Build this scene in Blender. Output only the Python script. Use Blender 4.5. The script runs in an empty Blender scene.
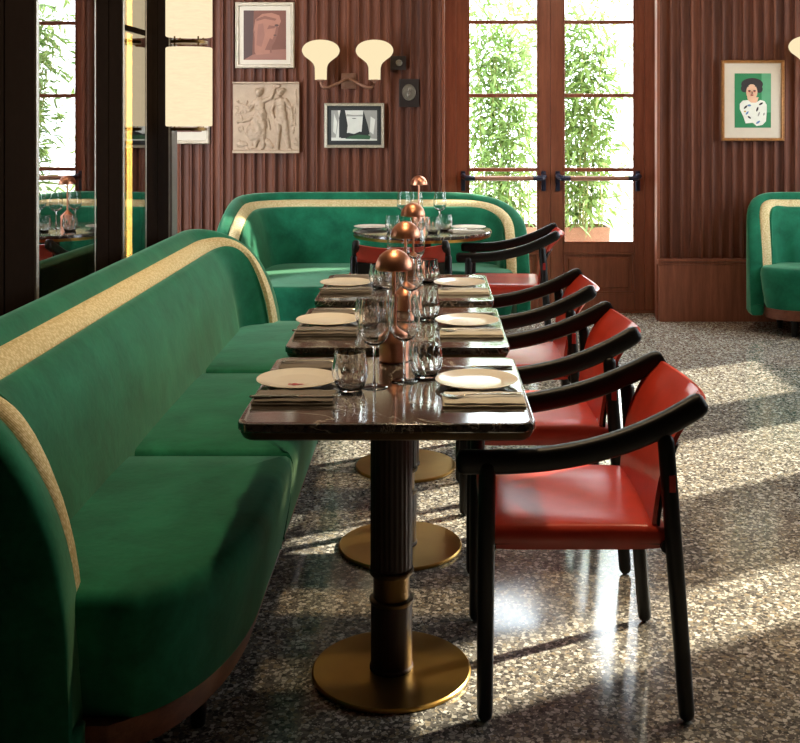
import bpy, bmesh, math, random
from mathutils import Vector, Matrix
PI = math.pi
S = bpy.context.scene
C = S.collection
F = 1090.0; VX, VY = 431.0, 115.0; EYE = 1.465     # focal length (px), vanishing point, eye height


def W(px, py, d):
    """Point seen at pixel (px, py) of the 800x743 frame at depth d."""
    return Vector(((px - VX) * d / F, d, EYE - (py - VY) * d / F))


# ------------------------------------------------------------------ materials
def lin(c):
    return tuple((x / 12.92 if x <= .04045 else ((x + .055) / 1.055) ** 2.4) for x in [v / 255 for v in c])


class NT:
    def __init__(s, name):
        s.m = bpy.data.materials.new(name); s.m.use_nodes = True
        s.t = s.m.node_tree; s.t.nodes.clear()
        s.out = s.n('ShaderNodeOutputMaterial')

    def n(s, typ, **kw):
        nd = s.t.nodes.new(typ)
        for k, v in kw.items():
            setattr(nd, k, v)
        return nd

    def l(s, a, b):
        s.t.links.new(a, b)

    def pos(s, scale=(1, 1, 1), obj=False, rot=(0, 0, 0)):
        tc = s.n('ShaderNodeTexCoord')
        mp = s.n('ShaderNodeMapping')
        mp.inputs['Scale'].default_value = scale
        mp.inputs['Rotation'].default_value = rot
        if obj:
            s.l(tc.outputs['Object'], mp.inputs['Vector'])
        else:
            g = s.n('ShaderNodeNewGeometry'); s.l(g.outputs['Position'], mp.inputs['Vector'])
        return mp.outputs['Vector']

    def noise(s, vec, scale, detail=4, rough=.55, dist=0):
        nd = s.n('ShaderNodeTexNoise')
        nd.inputs['Scale'].default_value = scale; nd.inputs['Detail'].default_value = detail
        nd.inputs['Roughness'].default_value = rough; nd.inputs['Distortion'].default_value = dist
        s.l(vec, nd.inputs['Vector'])
        return nd.outputs['Fac']

    def ramp(s, fac, stops, const=False):
        nd = s.n('ShaderNodeValToRGB')
        cr = nd.color_ramp
        if const: cr.interpolation = 'CONSTANT'
        while len(cr.elements) < len(stops): cr.elements.new(.5)
        for e, (p, c) in zip(cr.elements, stops):
            e.position = p; e.color = (c[0], c[1], c[2], 1)
        s.l(fac, nd.inputs['Fac'])
        return nd.outputs['Color']

    def mix(s, fac, a, b, mode='MIX'):
        nd = s.n('ShaderNodeMix', data_type='RGBA', blend_type=mode)
        for sock, v in ((nd.inputs[0], fac), (nd.inputs[6], a), (nd.inputs[7], b)):
            if isinstance(v, (int, float)): sock.default_value = v
            elif isinstance(v, tuple): sock.default_value = (v[0], v[1], v[2], 1)
            else: s.l(v, sock)
        return nd.outputs[2]

    def bsdf(s, color=None, rough=.5, metal=0, **kw):
        b = s.n('ShaderNodeBsdfPrincipled')
        if color is not None:
            if isinstance(color, tuple): b.inputs['Base Color'].default_value = (*color[:3], 1)
            else: s.l(color, b.inputs['Base Color'])
        if isinstance(rough, (int, float)): b.inputs['Roughness'].default_value = rough
        else: s.l(rough, b.inputs['Roughness'])
        b.inputs['Metallic'].default_value = metal
        for k, v in kw.items():
            sk = b.inputs[k.replace('_', ' ')]
            if isinstance(v, bpy.types.NodeSocket): s.l(v, sk)
            else: sk.default_value = v
        s.l(b.outputs[0], s.out.inputs['Surface'])
        return b

    def bump(s, b, height, strength=.3, dist=.002):
        bp = s.n('ShaderNodeBump')
        bp.inputs['Strength'].default_value = strength; bp.inputs['Distance'].default_value = dist
        s.l(height, bp.inputs['Height']); s.l(bp.outputs[0], b.inputs['Normal'])


M = {}


def plain(name, col, rough=.5, metal=0, var=.12, scale=30, **kw):
    t = NT(name); c = lin(col)
    f = t.noise(t.pos(obj=True), scale, 3)
    lo = tuple(x * (1 - var) for x in c); hi = tuple(min(1, x * (1 + var)) for x in c)
    b = t.bsdf(t.ramp(f, [(.3, lo), (.7, hi)]), rough, metal, **kw)
    M[name] = t.m
    return t, b


def wood(name, c1, c2, rough=.35, axis='z', scale=6, coat=.0, slat=0):
    t = NT(name)
    sc = {'z': (14, 14, .9), 'x': (.9, 14, 14), 'y': (14, .9, 14)}[axis]
    v = t.pos(sc)
    a = t.noise(v, scale * .35, 5, .6, .15); b_ = t.noise(v, scale * 3, 3, .7)
    col = t.ramp(a, [(.25, lin(c1)), (.5, tuple((x + y) / 2 for x, y in zip(lin(c1), lin(c2)))), (.75, lin(c2))])
    col = t.mix(.35, col, t.ramp(b_, [(.3, (.35, .3, .28)), (.65, (1, 1, 1))]), 'MULTIPLY')
    if slat:
        g = t.n('ShaderNodeNewGeometry'); sp = t.n('ShaderNodeSeparateXYZ'); t.l(g.outputs['Position'], sp.inputs[0])
        m1 = t.n('ShaderNodeMath', operation='DIVIDE'); t.l(sp.outputs[0], m1.inputs[0]); m1.inputs[1].default_value = slat
        m2 = t.n('ShaderNodeMath', operation='FLOOR'); t.l(m1.outputs[0], m2.inputs[0])
        wn = t.n('ShaderNodeTexWhiteNoise', noise_dimensions='1D'); t.l(m2.outputs[0], wn.inputs['W'])
        col = t.mix(1.0, col, t.ramp(wn.outputs['Value'], [(0, (.66, .62, .6)), (1, (1.1, 1.08, 1.06))]), 'MULTIPLY')
    b = t.bsdf(col, rough, 0, Specular_IOR_Level=.3)
    t.bump(b, b_, .12, .001)
    M[name] = t.m


def velvet(name, dark, pale_tone):
    t = NT(name)
    v = t.pos()
    a = t.noise(v, 5, 4, .6, .4); f = t.noise(v, 60, 3, .6)
    col = t.ramp(a, [(.3, lin(dark)), (.7, lin(pale_tone))])  # pile mottled at random between two greens
    col = t.mix(.3, col, t.ramp(f, [(.3, (.5, .5, .5)), (.7, (1, 1, 1))]), 'MULTIPLY')
    b = t.bsdf(col, .75, 0, Sheen_Weight=.75, Sheen_Roughness=.35, Specular_IOR_Level=.12)
    b.inputs['Sheen Tint'].default_value = (.5, .9, .6, 1)
    t.bump(b, t.noise(v, 9, 4, .6), .18, .012)
    M[name] = t.m


def emit(name, col, strength, var=0):
    t = NT(name)
    e = t.n('ShaderNodeEmission'); e.inputs['Strength'].default_value = strength
    c = lin(col)
    if var:
        f = t.noise(t.pos((6, 6, 40)), 3, 4, .7)
        t.l(t.ramp(f, [(.3, tuple(x * (1 - var) for x in c)), (.7, c)]), e.inputs['Color'])
    else:
        e.inputs['Color'].default_value = (*c, 1)
    t.l(e.outputs[0], t.out.inputs['Surface'])
    M[name] = t.m


def pane(name, refl, tint, rough=0.0):
    t = NT(name)
    a = t.n('ShaderNodeBsdfTransparent'); a.inputs[0].default_value = (*tint, 1)
    g = t.n('ShaderNodeBsdfGlossy'); g.inputs['Roughness'].default_value = rough
    mx = t.n('ShaderNodeMixShader'); mx.inputs[0].default_value = refl
    t.l(a.outputs[0], mx.inputs[1]); t.l(g.outputs[0], mx.inputs[2]); t.l(mx.outputs[0], t.out.inputs['Surface'])
    M[name] = t.m


def build_materials():
    # terrazzo floor
    t = NT('terrazzo')
    v = t.pos()
    w = t.n('ShaderNodeTexNoise'); w.inputs['Scale'].default_value = 40; t.l(v, w.inputs['Vector'])
    vm = t.n('ShaderNodeVectorMath', operation='MULTIPLY_ADD')
    t.l(w.outputs['Color'], vm.inputs[0]); vm.inputs[1].default_value = (.012, .012, .012); t.l(v, vm.inputs[2])

    def chips(scale, lo, hi, cols):
        e = t.n('ShaderNodeTexVoronoi', feature='DISTANCE_TO_EDGE'); e.inputs['Scale'].default_value = scale
        c = t.n('ShaderNodeTexVoronoi', feature='F1'); c.inputs['Scale'].default_value = scale
        t.l(vm.outputs[0], e.inputs['Vector']); t.l(vm.outputs[0], c.inputs['Vector'])
        sep = t.n('ShaderNodeSeparateColor'); t.l(c.outputs['Color'], sep.inputs[0])
        mask = t.ramp(e.outputs['Distance'], [(lo, (0, 0, 0)), (hi, (1, 1, 1))])
        keep = t.ramp(sep.outputs[1], [(0, (1, 1, 1)), (.72, (0, 0, 0))], True)
        return t.mix(1.0, mask, keep, 'MULTIPLY'), t.ramp(sep.outputs[0], cols, True)
    cols = [(0, lin((80, 77, 72))), (.2, lin((200, 193, 176))), (.38, lin((136, 130, 119))), (.55, lin((224, 218, 205))),
            (.70, lin((162, 148, 124))), (.86, lin((104, 99, 93)))]
    m1, c1 = chips(84, .05, .1, cols)
    m2, c2 = chips(170, .06, .14, cols)
    g = t.noise(v, 2.2, 4)
    base = t.ramp(g, [(.3, lin((102, 98, 91))), (.7, lin((130, 125, 116)))])
    col = t.mix(m2, base, c2); col = t.mix(m1, col, c1)
    rr = t.ramp(t.noise(v, 3, 4), [(.3, (.10,) * 3), (.7, (.19,) * 3)])
    b = t.bsdf(col, rr, 0, Specular_IOR_Level=.65)
    M['terrazzo'] = t.m
    wood('walnut', (84, 46, 30), (130, 76, 52), .55, 'z', slat=.0745)
    wood('walnut_door', (112, 62, 45), (152, 94, 70), .33, 'z')
    wood('walnut_h', (86, 46, 30), (128, 76, 52), .4, 'y')
    wood('column_wood', (30, 16, 12), (62, 34, 24), .5, 'z')
    velvet('velvet', (13, 80, 56), (32, 120, 88))
    # woven cream band
    t = NT('woven')
    v = t.pos(obj=True)
    wv = t.n('ShaderNodeTexWave', wave_type='BANDS', bands_direction='DIAGONAL'); wv.inputs['Scale'].default_value = 85
    wv.inputs['Distortion'].default_value = 1.0
    t.l(v, wv.inputs['Vector'])
    ck = t.n('ShaderNodeTexVoronoi'); ck.inputs['Scale'].default_value = 110; t.l(v, ck.inputs['Vector'])
    col = t.ramp(ck.outputs['Distance'], [(.1, lin((240, 224, 178))), (.7, lin((206, 184, 130)))])
    b = t.bsdf(col, .8); t.bump(b, wv.outputs['Fac'], .5, .003)
    M['woven'] = t.m
    # marble
    t = NT('marble')
    v = t.pos()
    n1 = t.noise(v, 5, 6, .6, 1.8); n2 = t.noise(v, 60, 4, .7); n3 = t.noise(v, 2.3, 5, .6, 2.5)
    col = t.ramp(n2, [(.3, lin((40, 35, 31))), (.6, lin((72, 64, 57)))])
    vein = t.ramp(n1, [(.485, (0, 0, 0)), (.5, (1, 1, 1)), (.515, (0, 0, 0))])
    vein2 = t.ramp(n3, [(.49, (0, 0, 0)), (.5, (.8, .8, .8)), (.51, (0, 0, 0))])
    vm_ = t.mix(1.0, vein, t.ramp(t.noise(v, 3.1, 2), [(.5, (0, 0, 0)), (.62, (.8, .8, .8))]), 'MULTIPLY'); col = t.mix(vm_, col, lin((180, 168, 150))); col = t.mix(vein2, col, lin((190, 180, 165)))
    b = t.bsdf(col, .12, 0, Specular_IOR_Level=.8, Coat_Weight=.6, Coat_IOR=1.7, Coat_Roughness=.09); t.bump(b, n2, .05, .0005)
    M['marble'] = t.m
    plain('bronze', (112, 84, 44), .36, .9, .15, 8)
    plain('brass', (186, 146, 76), .3, 1, .12, 6)
    plain('copper', (222, 152, 120), .36, 1, .04, 6)
    plain('collar_bronze', (80, 62, 38), .35, .9)
    plain('black_wood', (13, 11, 10), .42, 0, .25, 40, Specular_IOR_Level=.32)
    t, b = plain('red_leather', (192, 58, 42), .3, 0, .1, 14)
    t.bump(b, t.noise(t.pos(obj=True), 220, 3), .15, .0006)
    plain('red_tag', (170, 30, 26), .5)
    plain('steel_dark', (30, 23, 19), .8, 0, Specular_IOR_Level=0.0)
    plain('steel_light', (176, 170, 162), .35, .6)
    plain('steel_grey', (120, 112, 106), .4, .4)
    plain('cabinet_dark', (46, 34, 26), .6)
    plain('plaster', (226, 218, 204), .8)
    plain('ceiling_paint', (206, 196, 180), .85)
    plain('porcelain', (238, 230, 216), .18, 0, .02)
    plain('emblem_red', (170, 30, 40), .4)
    t, b = plain('linen', (214, 206, 192), .9, 0, .06, 200)
    t.bump(b, t.noise(t.pos(obj=True), 400, 2), .2, .0006)
    t, b = plain('linen_grey', (120, 110, 100), .9, 0, .08, 200)
    plain('silver', (206, 202, 196), .2, 1, .03)
    t = NT('glass'); t.bsdf((1, 1, 1), 0.0, 0, Transmission_Weight=1, IOR=1.45); M['glass'] = t.m
    pane('clear_pane', .07, (.97, .98, .97)); pane('cabinet_pane', .55, (.5, .45, .4))
    plain('navy_metal', (42, 46, 66), .35, .5)
    plain('bar_wood', (150, 106, 84), .35)
    plain('relief_plaster', (176, 152, 128), .75, 0, .08, 25)
    plain('frame_white', (196, 182, 162), .5); plain('mat_board', (206, 194, 176), .85, 0, .02)
    plain('frame_gold', (170, 118, 66), .45, .3, .25, 60)
    plain('frame_silver', (186, 176, 156), .4, .3, .2, 90)
    plain('dark_plate', (38, 28, 24), .4); plain('pewter', (140, 132, 120), .35, .7, .2)
    plain('sconce_metal', (128, 90, 70), .4, .5)
    for n, c in dict(print_brown=(112, 66, 50), print_shade=(74, 48, 42), print_terra=(160, 106, 86), print_dark_terra=(126, 80, 64),
                     print_floor=(142, 94, 78), print_green=(28, 122, 72), print_light_green=(84, 156, 112), print_dark=(34, 26, 26),
                     print_skin=(224, 178, 146), print_white=(228, 228, 216), print_blue=(92, 124, 170), print_lip=(160, 50, 50),
                     print_grey=(150, 148, 140), print_pale=(208, 206, 196), print_black=(28, 30, 28), print_moss=(46, 84, 54),
                     print_ochre=(196, 150, 70)).items():
        plain(n, c, .6, 0, .05, 20)
    emit('sconce_glow', (255, 234, 188), 1.0)
    emit('lantern_glow', (255, 232, 190), 1.12, .12)
    emit('led_glow', (255, 206, 110), 30.0)
    emit('led_dim', (226, 140, 60), 3.0)
    emit('lamp_glow', (255, 226, 180), 2.0)
    plain('stone_paving', (196, 190, 180), .8); plain('terracotta', (142, 104, 84), .7)
    plain('soil', (60, 44, 34), .9)
    t = NT('bamboo_leaf')
    f = t.noise(t.pos(), 9, 3)
    col = t.ramp(f, [(.3, lin((86, 118, 58))), (.7, lin((152, 176, 104)))])
    b = t.bsdf(col, .5)
    tr = t.n('ShaderNodeBsdfTranslucent'); t.l(col, tr.inputs[0])
    mx = t.n('ShaderNodeMixShader'); mx.inputs[0].default_value = .4
    t.l(b.outputs[0], mx.inputs[1]); t.l(tr.outputs[0], mx.inputs[2]); t.l(mx.outputs[0], t.out.inputs['Surface'])
    M['bamboo_leaf'] = t.m
    plain('bamboo_culm', (150, 150, 84), .5)


build_materials()


# ------------------------------------------------------------------ mesh helpers
class MB:
    def __init__(s):
        s.v = []; s.f = []; s.mi = []; s.cur = 0; s.wn = False

    def add(s, verts, faces):
        o = len(s.v)
        s.v += [tuple(p) for p in verts]
        s.f += [tuple(i + o for i in f) for f in faces]
        s.mi += [s.cur] * len(faces)
        return s

    def box(s, a, b, bev=0.0, seg=2):
        s.wn = True
        lo = [min(x, y) for x, y in zip(a, b)]; hi = [max(x, y) for x, y in zip(a, b)]
        bm = bmesh.new()
        bmesh.ops.create_cube(bm, size=1)
        for v in bm.verts:
            v.co = Vector([lo[i] + (v.co[i] + .5) * (hi[i] - lo[i]) for i in range(3)])
        if bev > 0:
            bev = min(bev, .49 * min(h - l for l, h in zip(lo, hi)))
            bmesh.ops.bevel(bm, geom=bm.edges[:], offset=bev, segments=seg, profile=.5, affect='EDGES')
        bm.verts.index_update()
        s.add([v.co[:] for v in bm.verts], [[v.index for v in f.verts] for f in bm.faces])
        bm.free()
        return s

    def loft(s, rings, closed=True, caps=True, wrap=False):
        """rings: equally long lists of points; closed: each ring is a loop."""
        n = len(rings[0]); vs = [p for r in rings for p in r]; fs = []
        R = len(rings)
        for i in range(R if wrap else R - 1):
            j = (i + 1) % R
            for k in range(n if closed else n - 1):
                l = (k + 1) % n
                fs.append((i * n + k, i * n + l, j * n + l, j * n + k))
        if caps and not wrap and closed:
            fs.append(tuple(range(n - 1, -1, -1))); fs.append(tuple((R - 1) * n + k for k in range(n)))
        return s.add(vs, fs)

    def lathe(s, prof, c=(0, 0, 0), n=32, mod=None, caps=True):
        rings = []
        for r, z in prof:
            rings.append([(c[0] + (r * (mod(2 * PI * k / n, z, r) if mod else 1)) * math.cos(2 * PI * k / n),
                           c[1] + (r * (mod(2 * PI * k / n, z, r) if mod else 1)) * math.sin(2 * PI * k / n), c[2] + z) for k in range(n)])
        return s.loft(rings, True, caps)

    def tube(s, pts, r, n=12, round_ends=False, sx=1, sy=1, up=(0, 0, 1)):
        """Tube along points; r number or list; elliptic section by sx (side) and sy (up)."""
        P = [Vector(p) for p in pts]; m = len(P)
        rr = list(r) if isinstance(r, (list, tuple)) else [r] * m
        if round_ends:
            d0 = (P[0] - P[1]).normalized(); d1 = (P[-1] - P[-2]).normalized()
            r0, r1 = rr[0], rr[-1]
            pre = [(P[0] + d0 * r0 * math.sin(a), max(.02 * r0, r0 * math.cos(a))) for a in (PI / 2, PI / 3, PI / 6)]
            post = [(P[-1] + d1 * r1 * math.sin(a), max(.02 * r1, r1 * math.cos(a))) for a in (PI / 6, PI / 3, PI / 2)]
            P = [p for p, _ in pre] + P + [p for p, _ in post]
            rr = [q for _, q in pre] + rr + [q for _, q in post]
            m = len(P)
        rings = []
        for i in range(m):
            t = (P[min(i + 1, m - 1)] - P[max(i - 1, 0)]).normalized()
            u = Vector(up)
            if abs(t.dot(u)) > .95: u = Vector((1, 0, 0)) if abs(t.x) < .9 else Vector((0, 1, 0))
            a = t.cross(u).normalized(); b = a.cross(t).normalized()
            rings.append([P[i] + a * rr[i] * sx * math.cos(2 * PI * k / n) + b * rr[i] * sy * math.sin(2 * PI * k / n) for k in range(n)])
        return s.loft(rings)

    def poly(s, pts):
        return s.add(pts, [tuple(range(len(pts)))])

    def obj(s, name, mat, parent=None, smooth=35):
        me = bpy.data.meshes.new(name); me.from_pydata(s.v, [], s.f)
        mats = mat if isinstance(mat, list) else [mat]
        for m in mats: me.materials.append(M[m])
        me.polygons.foreach_set('material_index', s.mi)
        bm = bmesh.new(); bm.from_mesh(me); bmesh.ops.recalc_face_normals(bm, faces=bm.faces[:]); bm.to_mesh(me); bm.free()
        if smooth:
            me.shade_smooth(); me.set_sharp_from_angle(angle=math.radians(smooth))
        me.update()
        o = bpy.data.objects.new(name, me); C.objects.link(o)
        if smooth and s.wn:
            wm = o.modifiers.new('weighted_normal', 'WEIGHTED_NORMAL'); wm.keep_sharp = True
        if parent is not None: o.parent = parent
        return o


def tag(o, label, cat, group=None, kind=None):
    o['label'] = label; o['category'] = cat
    if group: o['group'] = group
    if kind: o['kind'] = kind
    return o


def thing(name, label, cat, loc=(0, 0, 0), rz=0, group=None, kind=None):
    o = bpy.data.objects.new(name, None); C.objects.link(o)
    o.location = loc; o.rotation_euler = (0, 0, rz); o.empty_display_size = .1
    return tag(o, label, cat, group, kind)


def dup(root, loc, rz, label, group=None):
    r = root.copy(); C.objects.link(r); r.location = loc; r.rotation_euler = (0, 0, rz)
    r['label'] = label
    if group: r['group'] = group
    for ch in list(root.children):
        c = ch.copy(); C.objects.link(c); c.parent = r
        for g in list(ch.children):
            d = g.copy(); C.objects.link(d); d.parent = c
    return r


class Kind:
    """First call places the prototype, every later call a copy of it."""
    def __init__(s, proto): s.p = proto; s.used = False

    def put(s, loc, rz, label, group=None):
        if not s.used:
            s.used = True
            s.p.location = loc; s.p.rotation_euler = (0, 0, rz); s.p['label'] = label
            if group: s.p['group'] = group
            return s.p
        return dup(s.p, loc, rz, label, group)


def rrect(x0, y0, x1, y1, r, n=6):
    pts = []
    for cx, cy, a0 in ((x1 - r, y1 - r, 0), (x0 + r, y1 - r, PI / 2), (x0 + r, y0 + r, PI), (x1 - r, y0 + r, 1.5 * PI)):
        for k in range(n + 1):
            a = a0 + PI / 2 * k / n
            pts.append((cx + r * math.cos(a), cy + r * math.sin(a)))
    return pts


def inset(poly, d):
    """Inset a CCW polygon by d along vertex bisectors."""
    n = len(poly); out = []
    for i in range(n):
        p0, p, p1 = (Vector(poly[i - 1]), Vector(poly[i]), Vector(poly[(i + 1) % n]))
        e0 = (p - p0); e1 = (p1 - p)
        if e0.length < 1e-9 or e1.length < 1e-9: out.append(tuple(p)); continue
        e0.normalize(); e1.normalize()
        n0 = Vector((-e0.y, e0.x)); n1 = Vector((-e1.y, e1.x))
        b = n0 + n1
        if b.length < 1e-6: b = n0
        b.normalize(); k = max(.45, b.dot(n0))
        out.append((p.x + b.x * d / k, p.y + b.y * d / k))
    return out


def ccw(poly):
    a = sum(poly[i - 1][0] * poly[i][1] - poly[i][0] * poly[i - 1][1] for i in range(len(poly)))
    return poly if a > 0 else poly[::-1]


def slab(mb, poly, levels, dome=0):
    """Stack insets of a polygon: levels = [(inset, z), ...]; dome closes the top with shrinking rings (convex outlines)."""
    poly = ccw(poly)
    mb.wn = not dome
    rings = [[(x, y, z) for x, y in (inset(poly, d) if d else poly)] for d, z in levels]
    if dome:
        last = rings[-1]
        cx = sum(p[0] for p in last) / len(last); cy = sum(p[1] for p in last) / len(last)
        for f, u in ((.75, .5), (.5, .8), (.25, .95), (.02, 1)):
            rings.append([(cx + (x - cx) * f, cy + (y - cy) * f, z + dome * u) for x, y, z in last])
    return mb.loft(rings)


def resample(poly, step):
    out = []
    for a, b in zip(poly, poly[1:] + poly[:1]):
        a, b = Vector(a), Vector(b)
        n = max(1, int((b - a).length / step))
        if (b - a).length < step * .5 and out: continue
        for k in range(n): out.append(tuple(a + (b - a) * k / n))
    return out


# ------------------------------------------------------------------ setting
YB = 7.75          # fluted back wall
XR = 3.4           # right wall
XP = -1.30         # glazed cabinet front on the left
CEIL = 3.2
DL, DR = .085, 1.614   # door opening in the back wall
YD = 8.12          # door leaf plane


def flutes(mb, x0, x1, y, z0, z1, pitch=.0745):
    n = max(1, round((x1 - x0) / pitch)); p = (x1 - x0) / n
    prof = []
    for i in range(n):
        a = x0 + i * p
        prof += [(a, y), (a + .010, y)]
        for k in range(0, 7):
            th = PI * k / 6
            prof.append((a + .010 + (p - .010) * (1 - math.cos(th)) / 2, y + .004 + .024 * math.sin(th)))
    prof.append((x1, y))
    mb.loft([[(x, yy, z0) for x, yy in prof], [(x, yy, z1) for x, yy in prof]], closed=False)
    mb.box((x0, y + .04, z0), (x1, y + .12, z1))


def setting():
    fl = MB(); fl.box((-3.2, -1.6, -.08), (XR + .1, 8.3, 0))
    tag(fl.obj('floor', 'terrazzo', smooth=0), 'polished terrazzo floor of cream and grey chips', 'floor', kind='structure')
    ce = MB(); ce.box((-3.2, -1.6, CEIL), (XR + .1, 8.3, CEIL + .1))
    tag(ce.obj('ceiling', 'ceiling_paint', smooth=0), 'pale painted ceiling above the dining room', 'ceiling', kind='structure')
    # back wall
    wb = thing('wall_back', 'fluted dark walnut back wall with a plain plinth', 'wall', (0, 0, 0), kind='structure')
    for x0, x1 in ((-3.2, DL - .012), (DR + .012, XR)):
        mb = MB(); flutes(mb, x0, x1, YB, .44, CEIL); mb.obj('fluted_panel', 'walnut', wb, smooth=25)
    lt = MB(); lt.box((DL - .012, YB, 2.84), (DR + .012, YB + .12, CEIL)); lt.obj('lintel_panel', 'walnut', wb, 0)
    for x0, x1, nm in ((-3.2, DL - .012, 'baseboard_left'), (DR + .004, XR, 'baseboard_right')):
        mb = MB(); mb.box((x0, YB - .03, 0), (x1, YB + .12, .425), .004)
        mb.box((x0, YB - .045, .425), (x1, YB + .1, .445), .006); mb.box((x0, YB - .037, .405), (x1, YB + .1, .425), .004)
        tag(mb.obj(nm, 'walnut_door'), 'plain walnut plinth %s the glazed doors' % ('left of' if 'left' in nm else 'right of'), 'baseboard', kind='structure')
    # left return of the alcove, far wall behind, right wall
    mb = MB(); mb.box((-3.3, 5.5, 0), (-3.2, 8.3, CEIL))
    tag(mb.obj('wall_alcove', 'walnut', smooth=0), 'dark wall closing the alcove behind the cabinet', 'wall', kind='structure')
    mb = MB(); mb.box((-3.2, -1.7, 0), (XR + .1, -1.6, CEIL))
    tag(mb.obj('wall_front', 'walnut', smooth=0), 'dark wall behind the camera', 'wall', kind='structure')
    WY = [(6.95, .8), (5.8, .7), (4.6, .42), (3.6, .3)]       # unseen windows: centres and widths shaped for sun streaks and skylight
    WZ0, WZ1 = .95, 2.6
    mb = MB()
    edges = sorted([(c - w / 2, c + w / 2) for c, w in WY])
    y = -1.6
    for a, b in edges:
        mb.box((XR, y, 0), (XR + .15, a, CEIL)); y = b
        mb.box((XR, a, 0), (XR + .15, b, WZ0)); mb.box((XR, a, WZ1), (XR + .15, b, CEIL))
    mb.box((XR, y, 0), (XR + .15, 8.3, CEIL))
    tag(mb.obj('wall_right', 'walnut', smooth=0), 'walnut wall with unseen windows shaped for sun streaks', 'wall', kind='structure')
    for i, (a, b) in enumerate(edges):
        w = thing('window_%d' % (i + 1), 'unseen narrow window in the right wall, shaped for sun streaks, number %s from the camera' % ['one', 'two', 'three', 'four', 'five'][i], 'window', kind='structure')
        f = MB()
        for y0, y1, z0, z1 in ((a, a + .03, WZ0, WZ1), (b - .03, b, WZ0, WZ1), (a, b, WZ0, WZ0 + .03), (a, b, WZ1 - .03, WZ1), (a, b, 1.84, 1.87)):
            f.box((XR + .05, y0, z0), (XR + .1, y1, z1), .004)
        f.obj('window_frame', 'walnut_door', w)
        MB().box((XR + .07, a + .02, WZ0 + .02), (XR + .074, b - .02, WZ1 - .02)).obj('pane', 'clear_pane', w, 0)
        portal(Vector((XR + .16, (a + b) / 2, (WZ0 + WZ1) / 2)), (b - a), WZ1 - WZ0, Vector((-1, 0, 0)))
    # door surround
    tr = MB()
    for x0, x1 in ((DL - .01, DL + .012), (DR - .012, DR + .01)):
        tr.box((x0, YB - .022, .44), (x1, YB + .05, 2.86), .004)
    tr.box((DL - .01, YB + .03, 0), (DL + .003, 8.2, 2.84)); tr.box((DR + .065, YB + .1, 0), (DR + .09, 8.2, 2.84))
    tr.box((DR - .003, YB + .03, 0), (DR + .08, YB + .1, 2.84)); tr.box((DL, YB + .03, 2.79), (DR + .08, 8.2, 2.84))
    tr.box((DL, YD - .03, 0), (.1875, YD + .06, 2.80), .006); tr.box((1.5855, YD - .03, 0), (DR + .08, YD + .06, 2.80), .006)
    tr.box((DL, YD - .06, 0), (DR + .08, YD + .1, .012), .003)
    tr.box((DR - .01, YB - .045, .405), (DR + .012, YB + .02, .445), .004)
    tag(tr.obj('trim_1', 'walnut_door'), 'walnut frame around the pair of glazed doors', 'door frame', kind='structure')
    wo = MB()
    wo.box((-3.2, 8.2, 0), (DL - .01, 8.3, CEIL)); wo.box((DR + .08, 8.2, 0), (XR + .15, 8.3, CEIL)); wo.box((DL - .01, 8.2, 2.84), (DR + .08, 8.3, CEIL))
    tag(wo.obj('wall_outer', 'plaster', smooth=0), 'outer face of the back wall', 'wall', kind='structure')
    # two leaves
    for nm, x0, x1, g0, g1, word in (('door_1', .186, .8872, .275, .797, 'left'), ('door_2', .8878, 1.587, .983, 1.512, 'right')):
        d = thing(nm, '%s leaf of the glazed walnut double door' % word, 'door', kind='structure')
        y0, y1 = YD - .022, YD + .022
        zb, zt = .514, 2.70
        f = MB()
        f.box((x0, y0, .01), (g0, y1, 2.78), .005); f.box((g1, y0, .01), (x1, y1, 2.78), .005)
        f.box((g0, y0, zt), (g1, y1, 2.78), .004)
        f.box((g0, y0, .44), (g1, y1, zb), .004); f.box((g0, y0, .01), (g1, y1, .142), .004)
        f.obj('frame', 'walnut_door', d)
        p = MB(); p.box((g0, y0 + .012, .142), (g1, y1 - .012, .44))
        p.box((g0 + .035, y0 + .004, .175), (g1 - .035, y1 - .006, .407), .01, 1)
        for a in ((g0, .142, g1, .155), (g0, .427, g1, .44), (g0, .142, g0 + .013, .44), (g1 - .013, .142, g1, .44)):
            p.box((a[0], y0 - .004, a[1]), (a[2], y0 + .014, a[3]), .004)
        p.obj('panel', 'walnut_door', d)
        for z in (2.156, 1.610, 1.058):
            MB().box((g0, y0 + .004, z - .014), (g1, y1 - .004, z + .014), .005).obj('glazing_bar', 'walnut_door', d)
        e = MB()
        for a in ((g0, zb, g0 + .012, zt), (g1 - .012, zb, g1, zt), (g0, zb, g1, zb + .012)):
            e.box((a[0], y0 - .004, a[1]), (a[2], y0 + .01, a[3]), .003)
        e.obj('glazing_bead', 'walnut_door', d)
        MB().box((g0, YD - .002, zb), (g1, YD + .002, zt)).obj('pane', 'clear_pane', d, 0)
        ba, bb = (x0 + .052, x1 - .052)
        bar = MB(); bar.tube([(ba + .02, y0 - .085, .998), (bb - .02, y0 - .085, .998)], .018, 12)
        br = bar.obj('push_bar', 'bar_wood', d)
        for q in (ba, bb):
            k = MB()
            sgn = 1 if q == ba else -1
            k.box((q - .017, y0 - .02, .90), (q + .017, y0, 1.05), .008)
            k.tube([(q, y0 - .01, 1.015), (q, y0 - .06, 1.012), (q + sgn * .02, y0 - .085, 1.0), (q + sgn * .085, y0 - .085, .998)], [.019, .02, .021, .018], 12, True)
            k.obj('bracket', 'navy_metal', br)
        portal(Vector(((g0 + g1) / 2, YD + .06, (zb + zt) / 2)), g1 - g0, zt - zb, Vector((0, -1, 0)))


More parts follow.
